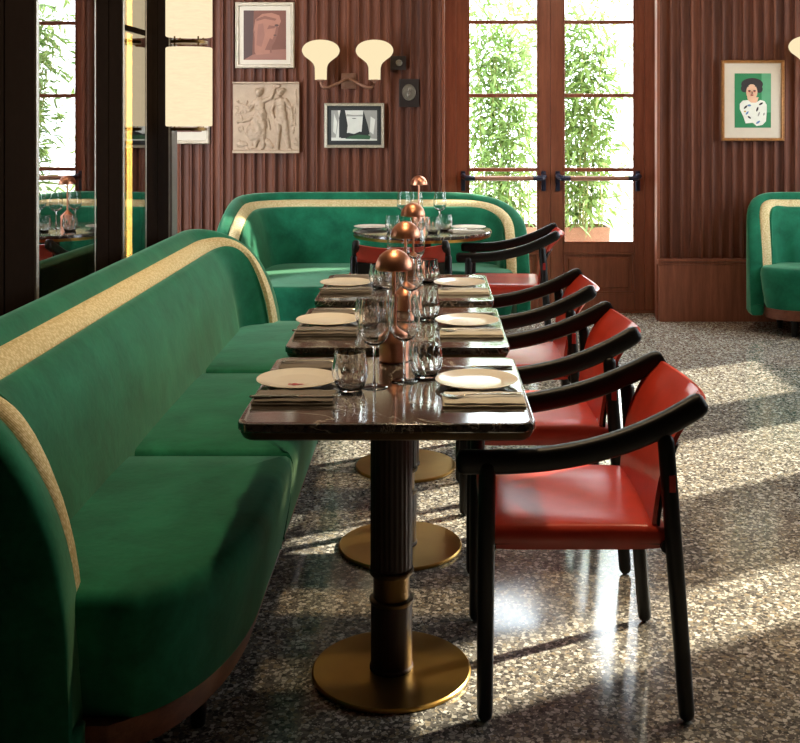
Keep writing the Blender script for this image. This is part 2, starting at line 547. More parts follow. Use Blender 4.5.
def portal(loc, w, h, direction):
    L = bpy.data.lights.new('daylight_portal', 'AREA'); L.shape = 'RECTANGLE'; L.size = w; L.size_y = h
    L.cycles.is_portal = True
    o = bpy.data.objects.new('daylight_portal', L); C.objects.link(o)
    o.location = loc; o.rotation_euler = direction.to_track_quat('-Z', 'Y').to_euler()


def cabinet():
    mb = MB(); mb.box((-1.95, -1.6, 0), (-1.85, 5.5, CEIL)); mb.box((-1.85, 5.44, 0), (XP - .04, 5.5, CEIL))
    tag(mb.obj('wall_left', 'cabinet_dark', smooth=0), 'dark inner back of the glazed cabinet wall', 'wall', kind='structure')
    posts = [(2.35, 2.6), (3.06, 3.569), (4.205, 4.571), (4.955, 5.385)]
    for i, (a, b) in enumerate(posts):
        t = MB()
        m_ = (a + b) / 2
        t.box((XP - .06, a, 0), (XP + .004, m_ - .004, CEIL), .006); t.box((XP - .06, m_ + .004, 0), (XP + .004, b, CEIL), .006)
        t.box((XP - .055, m_ - .01, 0), (XP - .012, m_ + .01, CEIL))
        o = tag(t.obj('trim_%d' % (i + 2), 'steel_dark'), 'dark steel stiles of the glazed cabinet, pair %s from the camera' % ['one', 'two', 'three', 'four'][i], 'post', kind='structure')
        l = MB(); l.box((XP - .02, b - .001, 0), (XP + .009, b + .024, CEIL), .002); l.box((XP - .02, a - .012, 0), (XP + .007, a + .001, CEIL), .002)
        l.obj('edge_strip', 'steel_light', o)
    e = MB(); e.box((XP - .10, 5.39, 0), (XP + .02, 5.50, CEIL), .004)
    tag(e.obj('trim_6', 'steel_grey'), 'grey steel end post of the glazed cabinet', 'post', kind='structure')
    spans = [(-1.6, 2.35), (2.6, 3.06), (3.569, 4.205), (4.571, 4.955)]
    for i, (a, b) in enumerate(spans):
        w = thing('window_%d' % (6 + i), 'dark reflecting glass bay %s of the cabinet, counted from the camera' % ['one', 'two', 'three', 'four'][i], 'window', kind='structure')
        cy = (a + b) / 2
        ang = TILT if i == 2 else 0
        p = MB(); hw = (b - a) / 2 + .01
        ca, sa = math.cos(ang), math.sin(ang)
        q = [(-.004, -hw), (.004, -hw), (.004, hw), (-.004, hw)]
        r2 = [(XP - (.006 if ang else -.001) + x * ca - yy * sa, cy + x * sa + yy * ca) for x, yy in q]
        p.loft([[(x, y, .06) for x, y in r2], [(x, y, CEIL) for x, y in r2]])
        p.obj('pane', 'cabinet_pane', w, 0)
        if i in (1, 3):
            MB().box((XP - .02, a, 1.822), (XP + .006, b, 1.850), .003).obj('glazing_bar', 'steel_dark', w)
        MB().box((XP - .05, a, 0), (XP + .01, b, .06)).obj('bottom_rail', 'steel_dark', w)
    t = thing('light_strip', 'thin glowing warm strip light standing inside the glazed cabinet', 'strip light', (-1.42, 5.14, 0))
    MB().box((-.012, -.012, .02), (.012, .012, 2.9), .003).obj('tube', 'led_glow', t)
    MB().box((-.07, -.02, .0), (-.055, .02, 2.92), .003).obj('channel', 'led_dim', t)
    MB().box((-.055, -.03, .0), (.02, .03, .02), .003).obj('foot', 'steel_dark', t)


TILT = -.026


# ------------------------------------------------------------------ banquettes
def fillet_path(A, B, D, E, R, step=.03):
    """U path A-B-D-E with corner radius R -> list of (point, inward normal, s)."""
    A, B, D, E = [Vector(p) for p in (A, B, D, E)]
    pts = []

    def corner(P, Q, T):
        u = (P - Q).normalized(); v = (T - Q).normalized()
        p0 = Q + u * R; c = p0 + v * R
        return [c - v * R * math.cos(a) - u * R * math.sin(a) for a in [PI / 2 * k / 12 for k in range(13)]]
    raw = [A] + corner(A, B, D) + corner(B, D, E) + [E]
    out = [raw[0]]
    for a, b in zip(raw, raw[1:]):
        n = max(1, int((b - a).length / step))
        for k in range(1, n + 1): out.append(a + (b - a) * k / n)
    return out


class UPath:
    def __init__(s, A, B, D, E, R):
        s.p = fillet_path(A, B, D, E, R); s.s = [0]
        for a, b in zip(s.p, s.p[1:]): s.s.append(s.s[-1] + (b - a).length)
        s.L = s.s[-1]
        s.arm0 = (Vector(B) - Vector(A)).length - R + PI * R / 2
        s.arm1 = (Vector(E) - Vector(D)).length - R + PI * R / 2

    def at(s, q):
        q = min(max(q, 0), s.L)
        i = 0
        lo, hi = 0, len(s.s) - 2
        while lo < hi:
            m = (lo + hi + 1) // 2
            if s.s[m] <= q: lo = m
            else: hi = m - 1
        i = lo
        f = (q - s.s[i]) / max(1e-9, s.s[i + 1] - s.s[i])
        p = s.p[i].lerp(s.p[i + 1], f)

        def tan(j):
            a = s.p[max(j - 1, 0)]; b = s.p[min(j + 1, len(s.p) - 1)]
            return (b - a).normalized()
        t = tan(i).lerp(tan(i + 1), f).normalized()
        return p, Vector((t.y, -t.x)), t

    def pt(s, q, o):
        p, n, t = s.at(q)
        return p + n * o


def z_curve(path, q, s0, ztop, zend, p=2.4, a0=None, a1=None):
    a0 = a0 or path.arm0; a1 = a1 or path.arm1
    z = ztop
    for d, arm in ((q, a0), (path.L - q, a1)):
        u = (d - s0) / (arm - s0)
        if u < 1:
            u = max(u, 0); t = 1 - u
            z = min(z, zend + (ztop - zend) * max(0, 1 - t ** p) ** (1 / p))
    return z


def samples(path, s0):
    a = []
    L0, L1 = s0, path.L - s0
    n = 22
    head = [L0 + (path.arm0 - L0) * (k / n) ** 2 for k in range(n)]
    tail = [L1 - (path.arm1 - s0) * (k / n) ** 2 for k in range(n)][::-1]
    m = max(6, int((path.L - path.arm0 - path.arm1) / .08))
    mid = [path.arm0 + (path.L - path.arm0 - path.arm1) * k / m for k in range(m + 1)]
    return head + mid + tail


def banquette(name, label, path, zt, seats, plinth, feet, a0=None, a1=None, pw=3):
    root = thing(name, label, 'banquette', (0, 0, 0), 0)
    ZB = .125; ZE = .2
    # shell
    qs = samples(path, 0)
    th = .09
    rings = []

    def arm_w(q):
        d = max(0, min(q / (a0 or path.arm0), (path.L - q) / (a1 or path.arm1), 1))
        return d * d * (3 - 2 * d)

    def sec(q, cz=1.0, k=1.0, ext=0.0):
        z = z_curve(path, q, 0, zt, ZE, pw, a0, a1)
        p, n, t = path.at(q)
        w = arm_w(q)
        dr = .016 + .040 * w
        prof = [(.012, ZB), (.0, ZB + .02), (0, z - .055), (.003, z - .030), (.012, z - .011), (.028, z - .001), (.046, z - .06 * dr), (.064, z - .30 * dr), (.080, z - .68 * dr), (th, z - dr), (th, ZB + .02), (th - .01, ZB)]
        out = []
        for o, zz in prof:
            oo = th / 2 + (o - th / 2) * k
            zz = max(zz, ZB)
            zz = ZB + .5 * (z - ZB) + (zz - ZB - .5 * (z - ZB)) * cz
            wv = p + n * oo + t * ext
            out.append((wv.x, wv.y, zz))
        return out
    R = .016
    for a in (PI / 2, PI / 3, PI / 6):
        rings.append(sec(0, 1 - .02 * (1 - math.cos(a)), max(.03, math.cos(a)), -R * math.sin(a)))
    for q in qs: rings.append(sec(q))
    for a in (PI / 6, PI / 3, PI / 2):
        rings.append(sec(path.L, 1 - .02 * (1 - math.cos(a)), max(.03, math.cos(a)), R * math.sin(a)))
    MB().loft(rings).obj('shell', 'velvet', root, 60)

    # rails helper: each rail is (offset, s0, ztop, zend)
    def rail_loft(rails, floor_z):
        cols = []
        for o, s0, ztp, ze in rails:
            col = []
            for q in qs:
                f = q / path.L
                q2 = s0 + f * (path.L - 2 * s0)
                z = z_curve(path, q2, s0, zt, ze, pw, a0, a1) - (ztp(q2) if callable(ztp) else ztp)
                z = max(z, floor_z)
                oo = o(q2) if callable(o) else o
                w = path.pt(q2, oo)
                col.append((w.x, w.y, z))
            cols.append(col)
        return [[c[i] for c in cols] for i in range(len(qs))]
    SZ = .43

    def dp(base, extra):
        return lambda q: base + extra * arm_w(q)
    band = rail_loft([(.086, .000, dp(.014, .036), ZE), (.100, .002, dp(-.004, .054), ZE), (.128, .008, dp(-.012, .086), ZE), (.150, .018, dp(-.006, .110), ZE), (.150, .034, dp(.06, .085), ZE), (.080, .012, dp(.06, .06), ZE)], .30)
    MB().loft(band).obj('woven_band', 'woven', root, 60)

    def ob(base, extra):
        return lambda q: base + extra * (.30 + .70 * arm_w(q))

    def fr(frac):
        """Drop that brings a rail to a fraction of the height between seat and crest."""
        def f(q):
            z = z_curve(path, q, .034, zt, ZE, pw, a0, a1)
            return max(0, (z - SZ)) * (1 - frac)
        return f
    cush = rail_loft([(.120, .030, dp(.05, .09), ZE), (.148, .030, dp(.020, .078), ZE), (.164, .034, dp(.016, .076), ZE), (ob(.152, .032), .040, dp(.026, .080), ZE),
                      (ob(.154, .055), .046, dp(.06, .085), ZE), (ob(.155, .088), .05, fr(.55), ZE), (ob(.156, .118), .052, fr(.28), ZE),
                      (ob(.156, .140), .054, fr(.05), ZE), (ob(.156, .146), .056, fr(0), ZE), (ob(.140, .10), .05, fr(-.1), ZE), (.10, .04, fr(-.1), ZE)], .38)
    MB().loft(cush).obj('backrest', 'velvet', root, 60)
    for pl in seats:
        slab(MB(), resample(ccw(pl), .03), [(.035, .185), (.03, .20), (.012, .30), (.0, .40), (.002, .425), (.008, .442), (.018, .453), (.034, .459)], dome=.006 if name != 'corner_banquette' else 0).obj('seat_cushion', 'velvet', root, 60)
    slab(MB(), plinth, [(.0, .12), (.0, .186)]).obj('plinth', 'walnut_h', root)
    for x, y in feet:
        MB().lathe([(.016, 0), (.018, .004), (.026, .122)], (x, y, 0), 16).obj('foot', 'black_wood', root)
    return root


def clipy(poly, y0, y1):
    def cl(p, keep, yv):
        out = []
        for i in range(len(p)):
            a, b = p[i - 1], p[i]
            ka, kb = keep(a[1]), keep(b[1])
            if ka != kb:
                f = (yv - a[1]) / (b[1] - a[1]); out.append((a[0] + f * (b[0] - a[0]), yv))
            if kb: out.append(b)
        return out
    return cl(cl(poly, lambda y: y >= y0, y0), lambda y: y <= y1, y1)


def banquettes():
    # long banquette against the glazed cabinet
    y0, y1, xb = 2.22, 5.42, -1.185
    P = UPath((-.738, y0), (xb, y0), (xb, y1), (-.738, y1), .36)
    xi = xb + .10

    def front(y):
        v = min(1, max(0, (min(y - (y0 + .03), (y1 - .03) - y)) / .6))
        return -.745 + .335 * max(0, 1 - (1 - v) ** 2.2) ** (1 / 2.2)
    ys = [y0 + .06 + (y1 - y0 - .12) * (0.5 - .5 * math.cos(PI * k / 60)) for k in range(61)]
    out = [(front(y), y) for y in ys]
    poly = out + [(xi + .12, y1 - .06), (xi, y1 - .2), (xi, y0 + .2), (xi + .12, y0 + .06)]
    seams = [y0 + .0, 3.25, 4.28, y1]
    seats = [ccw(clipy(poly, a + .001, b - .001)) for a, b in zip(seams, seams[1:])]
    plinth = [(x - .055 if x > -.9 else x, y) for x, y in poly]
    plinth = [(x, y) for x, y in plinth]
    feet = [(-.56, 2.62), (-.52, 3.6), (-.52, 4.5), (-.56, 5.1), (-1.0, 2.6), (-1.0, 3.8), (-1.0, 5.0)]
    banquette('banquette', 'long emerald velvet banquette with cream woven band, nearest the camera against the dark glass', P, .925, seats, plinth, feet)
    # corner banquette in front of the fluted wall
    P = UPath((-1.335, 6.42), (-1.335, 7.69), (.645, 7.69), (.645, 7.06), .42)
    inner = [P.pt(q, .11) for q in samples(P, .05)]
    inner = [(p.x, p.y) for p in inner][::2]
    fr = [(.545, 6.98), (.50, 6.94), (.40, 6.93), (.2, 7.0), (0, 7.06), (-.2, 7.04), (-.36, 6.97), (-.44, 6.85), (-.46, 6.7), (-.465, 6.55), (-.50, 6.44), (-.60, 6.38), (-.75, 6.36), (-.95, 6.365), (-1.1, 6.39)]
    poly = ccw(inner + fr)
    pl = inset(poly, .05)
    banquette('corner_banquette', 'emerald velvet corner banquette curving behind the round table under the sconce', P, .925, [poly], pl,
              [(-1.0, 6.55), (-.6, 6.6), (.4, 7.2), (-.9, 7.4), (.3, 7.5)], a0=1.2, a1=1.07, pw=2.4)
    # partly seen banquette at the right
    P = UPath((2.14, 7.30), (2.14, 7.69), (3.32, 7.69), (3.32, 7.30), .34)
    poly = []
    for k in range(25):
        x = 2.20 + 1.06 * (.5 - .5 * math.cos(PI * k / 24))
        v = min(1, min(x - 2.2, 3.26 - x) / .45)
        poly.append((x, 7.27 - .24 * max(0, 1 - (1 - v) ** 2.2) ** (1 / 2.2)))
    poly += [(3.22, 7.45), (3.1, 7.58), (2.36, 7.58), (2.24, 7.45)]
    poly = ccw(poly)
    banquette('banquette.001', 'emerald velvet banquette below the woman portrait, cut by the frame', P, .925, [poly], inset(poly, .03),
              [(2.4, 7.2), (3.05, 7.2), (2.4, 7.5), (3.05, 7.5)])


# ------------------------------------------------------------------ tables
def tables():
    root = thing('dining_table', '', 'table')
    w, d = .349, .35
    slab(MB(), rrect(-w, -d, w, d, .04), [(.004, .728), (0, .732), (0, .746), (.002, .749), (.005, .75), (.02, .75)]).obj('tabletop', 'marble', root)
    slab(MB(), rrect(-w, -d, w, d, .04), [(.022, .706), (.012, .712), (.003, .728)]).obj('edge_band', 'collar_bronze', root)
    n = 48
    MB().lathe([(.053, .27), (.0555, .274), (.0555, .70), (.06, .708)], n=96, mod=lambda a, z, r: 1 - .055 * abs(math.sin(a * 12)) if .272 < z < .702 else 1).obj('column', 'column_wood', root, 50)
    MB().lathe([(.0575, .262), (.059, .266), (.059, .272), (.057, .276)]).obj('ring', 'collar_bronze', root)
    MB().lathe([(.048, .195), (.048, .264)]).obj('collar', 'bronze', root)
    MB().lathe([(.0565, .186), (.0585, .19), (.0585, .196), (.05, .2)]).obj('ring', 'collar_bronze', root)
    MB().lathe([(.0575, .012), (.0575, .02), (.0545, .024), (.0545, .19)]).obj('column_foot', 'column_wood', root)
    MB().lathe([(.206, 0), (.209, .003), (.209, .009), (.205, .0125), (.0, .013)], n=64).obj('base_plate', 'brass', root)
    K = Kind(root)
    lab = ['rectangular dark marble table nearest the camera on a brass disc foot', 'rectangular dark marble table in the middle of the row', 'rectangular dark marble table at the far end of the row']
    for i in range(3):
        K.put((-.104, TY[i] + .35, 0), 0, lab[i], 'marble tables along the banquette')
    r = thing('round_table', 'round marble table in front of the corner banquette', 'table', (RT[0], RT[1], 0))
    MB().lathe([(.0, .728), (.428, .728), (.434, .732), (.435, .745), (.431, .75), (.41, .75), (.0, .75)], n=72).obj('tabletop', 'marble', r)
    MB().lathe([(.40, .708), (.425, .712), (.429, .728)], n=72).obj('edge_band', 'brass', r)
    MB().lathe([(.0555, .012), (.0555, .70), (.06, .708)], n=96, mod=lambda a, z, q: 1 - .055 * abs(math.sin(a * 12))).obj('column', 'column_wood', r)
    MB().lathe([(.206, 0), (.209, .003), (.209, .009), (.205, .0125), (.0, .013)], n=64).obj('base_plate', 'brass', r)


TY = [2.52, 3.35, 4.19]
RT = (-.056, 6.80)


# ------------------------------------------------------------------ chairs
def chairs():
    root = thing('dining_chair', '', 'chair')
    for sx, sy, nm in ((-1, -1, 'f'), (-1, 1, 'f'), (1, -1, 'b'), (1, 1, 'b')):
        y = sy * .260
        if sx < 0: pts, r = [(-.238, y, .02), (-.236, y, .3), (-.232, y, .612)], [.0195, .021, .021]
        else: pts, r = [(.250, y, .02), (.225, y, .35), (.200, y, .675)], [.0195, .021, .0205]
        MB().tube(pts, r, 16, True).obj('leg', 'black_wood', root)
    for sy in (-1, 1):
        ctrl = [(-.300, .636, .262), (-.26, .637, .264), (-.18, .638, .266), (-.08, .646, .268), (.02, .664, .269), (.11, .690, .268), (.19, .722, .265), (.255, .754, .260), (.305, .782, .252)]
        rings = []
        n = len(ctrl)
        fine = []
        for i in range(n - 1):
            for k in range(4):
                f = k / 4; p0 = Vector(ctrl[max(i - 1, 0)]); p1 = Vector(ctrl[i]); p2 = Vector(ctrl[i + 1]); p3 = Vector(ctrl[min(i + 2, n - 1)])
                fine.append(.5 * ((2 * p1) + (p2 - p0) * f + (2 * p0 - 5 * p1 + 4 * p2 - p3) * f * f + (3 * p1 - p0 - 3 * p2 + p3) * f ** 3))
        fine.append(Vector(ctrl[-1]))
        mb = MB()
        m = len(fine)
        for i, p in enumerate(fine):
            a = fine[max(i - 1, 0)]; b = fine[min(i + 1, m - 1)]
            t = Vector((b.x - a.x, b.y - a.y)).normalized()   # (x, z)
            nn = Vector((-t.y, t.x))
            e = min(i, m - 1 - i); k = [.55, .88, 1][min(e, 2)]
            hh, ww = .0285 * k, .021 * k
            ring = []
            for q in range(16):
                an = 2 * PI * q / 16
                ca, sa = math.cos(an), math.sin(an)
                u = ww * math.copysign(abs(ca) ** .6, ca); v = hh * math.copysign(abs(sa) ** .6, sa)
                ring.append((p.x - .006 + nn.x * v, sy * (p.z - .013) + u, p.y - .013 + nn.y * v))
            rings.append(ring)
        mb.loft(rings); mb.obj('armrest', 'black_wood', root, 50)
    # seat: leather slung over the frame
    mb = MB()
    N = 14
    rings = []
    for i in range(N + 1):
        x = -.238 + (.445) * i / N
        ring = []
        sag = .010 * math.sin(PI * i / N)
        k = 1 - .25 * (abs(i / N * 2 - 1) ** 8)
        prof = [(-.236, .405), (-.240, .425), (-.240, .450), (-.234, .461), (-.222, .465), (-.12, .465 - sag * .8), (0, .465 - sag), (.12, .465 - sag * .8), (.222, .465), (.234, .461), (.240, .450), (.240, .425), (.236, .405), (.15, .402), (0, .40), (-.15, .402)]
        for y, z in prof:
            ring.append((x, y, .43 + (z - .43) * k))
        rings.append(ring)
    mb.loft(rings); mb.obj('seat', 'red_leather', root, 50)
    fr = MB()
    for sy in (-1, 1): fr.tube([(-.23, sy * .225, .42), (.21, sy * .225, .42)], .014, 10)
    for x in (-.225, .205): fr.tube([(x, -.25, .415), (x, .25, .415)], .015, 10)
    fr.obj('seat_rail', 'black_wood', root)
    # back: leather sling between the arm ends
    NY, NZ = 20, 12
    fa, ba = [], []
    for i in range(NY + 1):
        v = -1 + 2 * i / NY
        ra, rb = [], []
        for k in range(NZ + 1):
            f = k / NZ
            z = .455 + f * (.310 - .02 * (1 - v * v) * f)
            half = .225 + .022 * f
            bulge = .052 * (1 - v * v) * (.15 + .85 * f * f)
            x = .172 + .030 * f + .078 * f ** 3 + bulge
            ra.append((x, v * half, z)); rb.append((x + .011, v * half, z - .002))
        fa.append(ra); ba.append(rb)
    rings = [a + b[::-1] for a, b in zip(fa, ba)]
    MB().loft(rings).obj('backrest', 'red_leather', root, 50)
    rings = []
    for a in ba:
        q = [(x + .003, y, z) for k, (x, y, z) in ((k, a[k]) for k in range(NZ - 3))]
        q2 = [(x + .006, y, z) for x, y, z in q]
        rings.append(q + q2[::-1])
    MB().loft(rings).obj('back_sheet', 'black_wood', root, 50)['label'] = 'thin black sheet behind the lower back'  # thin black sheet over the lower outside, top of the back stays red
    MB().box((.203, -.2835, .560), (.219, -.277, .600), .001).obj('tag', 'red_tag', root)
    K = Kind(root)
    g = 'red leather chairs with black frames'
    K.put((.368, 2.895, 0), 0, 'red leather armchair with black frame at the nearest table, whole in view', g)
    K.put((.365, 3.735, 0), math.radians(1), 'red leather armchair with black frame at the middle table of the row', g)
    K.put((.362, 4.60, 0), math.radians(-1.5), 'red leather armchair with black frame at the far table of the row', g)
    K.put((.475, 6.66, 0), math.radians(-5), 'red leather armchair side on to the round table, before the glazed doors', g)
    K.put((-.165, 6.20, 0), -PI / 2, 'red leather armchair with its back to the camera at the round table', g)


# ------------------------------------------------------------------ tableware
def tableware():
    # lamp
    lamp = thing('table_lamp', '', 'lamp')
    MB().lathe([(.040, 0), (.043, .003), (.043, .055), (.041, .060), (.024, .078), (.014, .088), (.008, .098)]).obj('base', 'copper', lamp)
    MB().lathe([(.0055, .09), (.0055, .285)], n=16).obj('stem', 'copper', lamp)
    dome = [(.054 * math.cos(a), .268 + .058 * math.sin(a)) for a in [PI / 2 * k / 10 for k in range(10)]]
    MB().lathe([(.050, .2685)] + [(.0535, .266)] + dome[:1] + dome[1:] + [(.001, .326)], n=40).obj('shade', 'copper', lamp)
    MB().lathe([(.0, .2655), (.049, .2655), (.049, .270), (.0, .270)], n=32).obj('diffuser', 'lamp_glow', lamp)
    KL = Kind(lamp)
    # plate
    pl = thing('plate', '', 'plate')
    MB().lathe([(.0, .004), (.055, .004), (.058, 0), (.064, .0), (.066, .004), (.092, .011), (.108, .0160), (.1095, .0175), (.108, .0188), (.09, .0155), (.07, .0115), (.062, .0105), (.0, .0105)], n=56).obj('dish', 'porcelain', pl)
    KP = Kind(pl)
    ple = thing('plate', '', 'plate')
    MB().lathe([(.0, .004), (.055, .004), (.058, 0), (.064, .0), (.066, .004), (.092, .011), (.108, .0160), (.1095, .0175), (.108, .0188), (.09, .0155), (.07, .0115), (.062, .0105), (.0, .0105)], n=56).obj('dish', 'porcelain', ple)
    e = MB()

    for cx, cy, rx, ry, w in ((0, -.046, .011, .012, .2), (.014, -.045, .007, .006, .1), (-.014, -.045, .007, .006, .1)):
        e.poly([(cx + rx * (1 + w * math.cos(3 * q)) * math.cos(q), cy + ry * (1 + w * math.cos(3 * q)) * math.sin(q), .0113) for q in [2 * PI * k / 24 for k in range(24)]])
    e.obj('emblem', 'emblem_red', ple, 0)['label'] = 'small red emblem'
    KE = Kind(ple)
    # tumbler
    tb = thing('tumbler', '', 'glass')

    def tw(a, z, r):
        k = math.sin(PI * min(1, max(0, (z - .004) / .088)))
        return 1 + .045 * k * math.cos(13 * a + z * 60)
    prof = [(.001, .0), (.028, 0), (.031, .003), (.036, .012), (.042, .028), (.0455, .044), (.0455, .058), (.0435, .072), (.0415, .085), (.0405, .097), (.040, .100), (.0390, .100), (.0396, .094), (.0402, .084), (.0420, .072), (.0440, .058), (.0440, .044), (.0404, .029), (.0345, .014), (.028, .007), (.001, .006)]
    fine = []
    for (r0, z0), (r1, z1) in zip(prof, prof[1:]):
        for k in range(2): fine.append((r0 + (r1 - r0) * k / 2, z0 + (z1 - z0) * k / 2))
    fine.append(prof[-1])
    half = len(fine) * 11 // 20
    rings = []
    n = 84
    cnt = len(fine)
    top = max(range(cnt), key=lambda i: fine[i][1])
    for i, (r, z) in enumerate(fine):
        rings.append([(r * (1 + (tw(2 * PI * k / n, z, r) - 1) * (1 if i <= top else .45)) * math.cos(2 * PI * k / n), r * (1 + (tw(2 * PI * k / n, z, r) - 1) * (1 if i <= top else .45)) * math.sin(2 * PI * k / n), z) for k in range(n)])
    MB().loft(rings).obj('ribbed_bowl', 'glass', tb, 80)
    KT = Kind(tb)
    # wine glass
    wg = thing('wine_glass', '', 'glass')
    MB().lathe([(.0, .108), (.012, .110), (.026, .118), (.037, .133), (.0415, .152), (.0412, .170), (.0375, .195), (.0335, .222), (.0325, .231), (.0317, .231), (.0327, .222), (.0367, .195), (.0404, .170), (.0407, .152), (.0362, .134), (.0255, .1205), (.012, .1135), (.0, .112)], n=40).obj('bowl', 'glass', wg, 80)
    MB().lathe([(.007, .0045), (.0042, .012), (.0034, .03), (.0033, .085), (.004, .101), (.008, .1085)], n=20).obj('stem', 'glass', wg, 80)
    MB().lathe([(.0, 0), (.035, 0), (.036, .0012), (.033, .0024), (.012, .004), (.0, .0044)], n=40).obj('foot', 'glass', wg, 80)
    KW = Kind(wg)
    # napkins: long edge along x
    def nap(mat):
        r = thing('napkin', '', 'napkin')
        m = MB()
        for k, (dx, dy) in enumerate(((0, 0), (.002, -.001), (-.001, .001), (.001, 0))):
            hx, hy, z = .102 - k * .0015 + dx, .055 - k * .001, k * .0032
            rings = []
            for i in range(13):
                x = -hx + 2 * hx * i / 12
                zz = z + .0008 * math.sin(i * 1.3 + k)
                rings.append([(x, -hy + dy, zz if k else z), (x, -hy - .002 + dy, zz + .0015), (x, -hy + dy, zz + .003), (x, 0, zz + .0034), (x, hy, zz + .003), (x, hy + .002, zz + .0015), (x, hy, zz if k else z)])
            m.loft(rings)
        m.obj('fold', mat, r, 60)
        return Kind(r)
    KN = nap('linen'); KG = nap('linen_grey')
    # cutlery along x
    fk = thing('fork', '', 'fork')
    m = MB(); m.tube([(-.098, 0, .004), (-.06, 0, .006), (-.01, 0, .0075), (.035, 0, .006), (.05, 0, .0045)], [.0055, .005, .0032, .0035, .006], 10, True, sx=1, sy=.4)
    m.obj('handle', 'silver', fk)
    m = MB(); m.tube([(.048, 0, .0045), (.06, 0, .003), (.07, 0, .0035)], [.006, .0115, .0115], 12, True, sx=1, sy=.16)
    for k in range(4):
        y = -.0095 + .0063 * k
        m.tube([(.068, y, .0035), (.085, y, .005), (.102, y, .009)], [.0017, .0016, .0009], 6, True)
    m.obj('tines', 'silver', fk)
    KF = Kind(fk)
    kn = thing('knife', '', 'knife')
    MB().tube([(-.11, 0, .004), (-.08, 0, .004), (-.01, 0, .004), (.0, 0, .004)], [.0065, .007, .0055, .005], 10, True, sx=1, sy=.55).obj('handle', 'silver', kn)
    m = MB(); pts = [(0, -.004), (.05, -.0085), (.085, -.009), (.105, -.005), (.11, .004), (.09, .0055), (0, .005)]
    m.loft([[(x, y, .003) for x, y in pts], [(x, y, .0045) for x, y in pts]]); m.obj('blade', 'silver', kn, 0)
    KK = Kind(kn)

    T = .75
    names = ['nearest table', 'middle table', 'far table of the row']
    rnd = random.Random(4)
    for i in range(3):
        y = TY[i]; N_ = names[i]
        j = lambda s=.006: rnd.uniform(-s, s)
        if i == 0: KE.put((-.354, y + .375, T), 0, 'white plate with small red emblem, banquette side of the nearest table', 'dinner plates')
        else: KP.put((-.352 + j(), y + .38 + j(), T), 0, 'white plate on the banquette side of the ' + N_, 'dinner plates')
        KP.put((.122 + j(.003), y + .37 + j(), T), 0, 'white plate on the chair side of the ' + N_, 'dinner plates')
        KL.put((-.108 + .014 * i, y + .652, T), 0, 'copper mushroom lamp at the back of the ' + N_, 'copper table lamps')
        KT.put((-.210, y + .312, T), .3 * i, 'ribbed tumbler on the banquette side of the ' + N_, 'ribbed tumblers')
        KT.put((-.014 + j(.004), y + .462, T), .5 + i, 'ribbed tumbler on the chair side of the ' + N_, 'ribbed tumblers')
        KW.put((-.147 + j(.003), y + .345 + .085 * (i > 0), T), 0, 'stemmed wine glass nearer the banquette on the ' + N_, 'wine glasses')
        KW.put((-.068 + j(.004), y + .405, T), 0, 'stemmed wine glass nearer the chair on the ' + N_, 'wine glasses')
        KN.put((.131, y + .195, T), 0, 'folded pale napkin under the fork, chair side of the ' + N_, 'folded napkins')
        KF.put((.125, y + .195, T + .0128), PI + .1, 'silver fork on the napkin, chair side of the ' + N_, 'forks')
        KG.put((-.34, y + .215, T), .0, 'dark folded napkin under the knife, banquette side of the ' + N_, 'folded dark napkins')
        KK.put((-.335, y + .19, T + .0128), .06, 'silver knife on the dark napkin, banquette side of the ' + N_, 'knives')
        KG.put((-.325, y + .565, T), .0, 'dark folded napkin beyond the plate, banquette side of the ' + N_, 'folded dark napkins')
        KF.put((-.32, y + .565, T + .0128), .0, 'silver fork beyond the plate, banquette side of the ' + N_, 'forks')
        KK.put((.115, y + .56, T + .0), PI, 'silver knife beyond the plate, chair side of the ' + N_, 'knives')
    # round table
    KL.put((-.078, 7.02, T), 0, 'copper mushroom lamp at the back of the round table', 'copper table lamps')
    KP.put((-.375, 6.85, T), 0, 'white plate on the round table, left end by the corner banquette', 'dinner plates')
    KP.put((.235, 6.82, T), 0, 'white plate on the round table, end nearest the glazed doors', 'dinner plates')
    for x, y, l in ((-.175, 6.90, 'left of the lamp'), (-.092, 6.80, 'in front of the lamp'), (.056, 6.90, 'right of the lamp')):
        KW.put((x, y, T), 0, 'wine glass on the round table, ' + l, 'wine glasses')
    for x, y, l in ((-.235, 6.66, 'farthest left of the four'), (-.085, 6.62, 'second from the left of the four'), (.01, 6.60, 'third from the left of the four'), (.085, 6.74, 'farthest right of the four')):
        KT.put((x, y, T), x * 9, 'ribbed tumbler on the round table, ' + l, 'ribbed tumblers')
    KN.put((.22, 6.66, T), .2, 'folded pale napkin on the edge of the round table', 'folded napkins')
    KK.put((.22, 6.66, T + .0128), .25, 'silver knife on the napkin at the edge of the round table', 'knives')


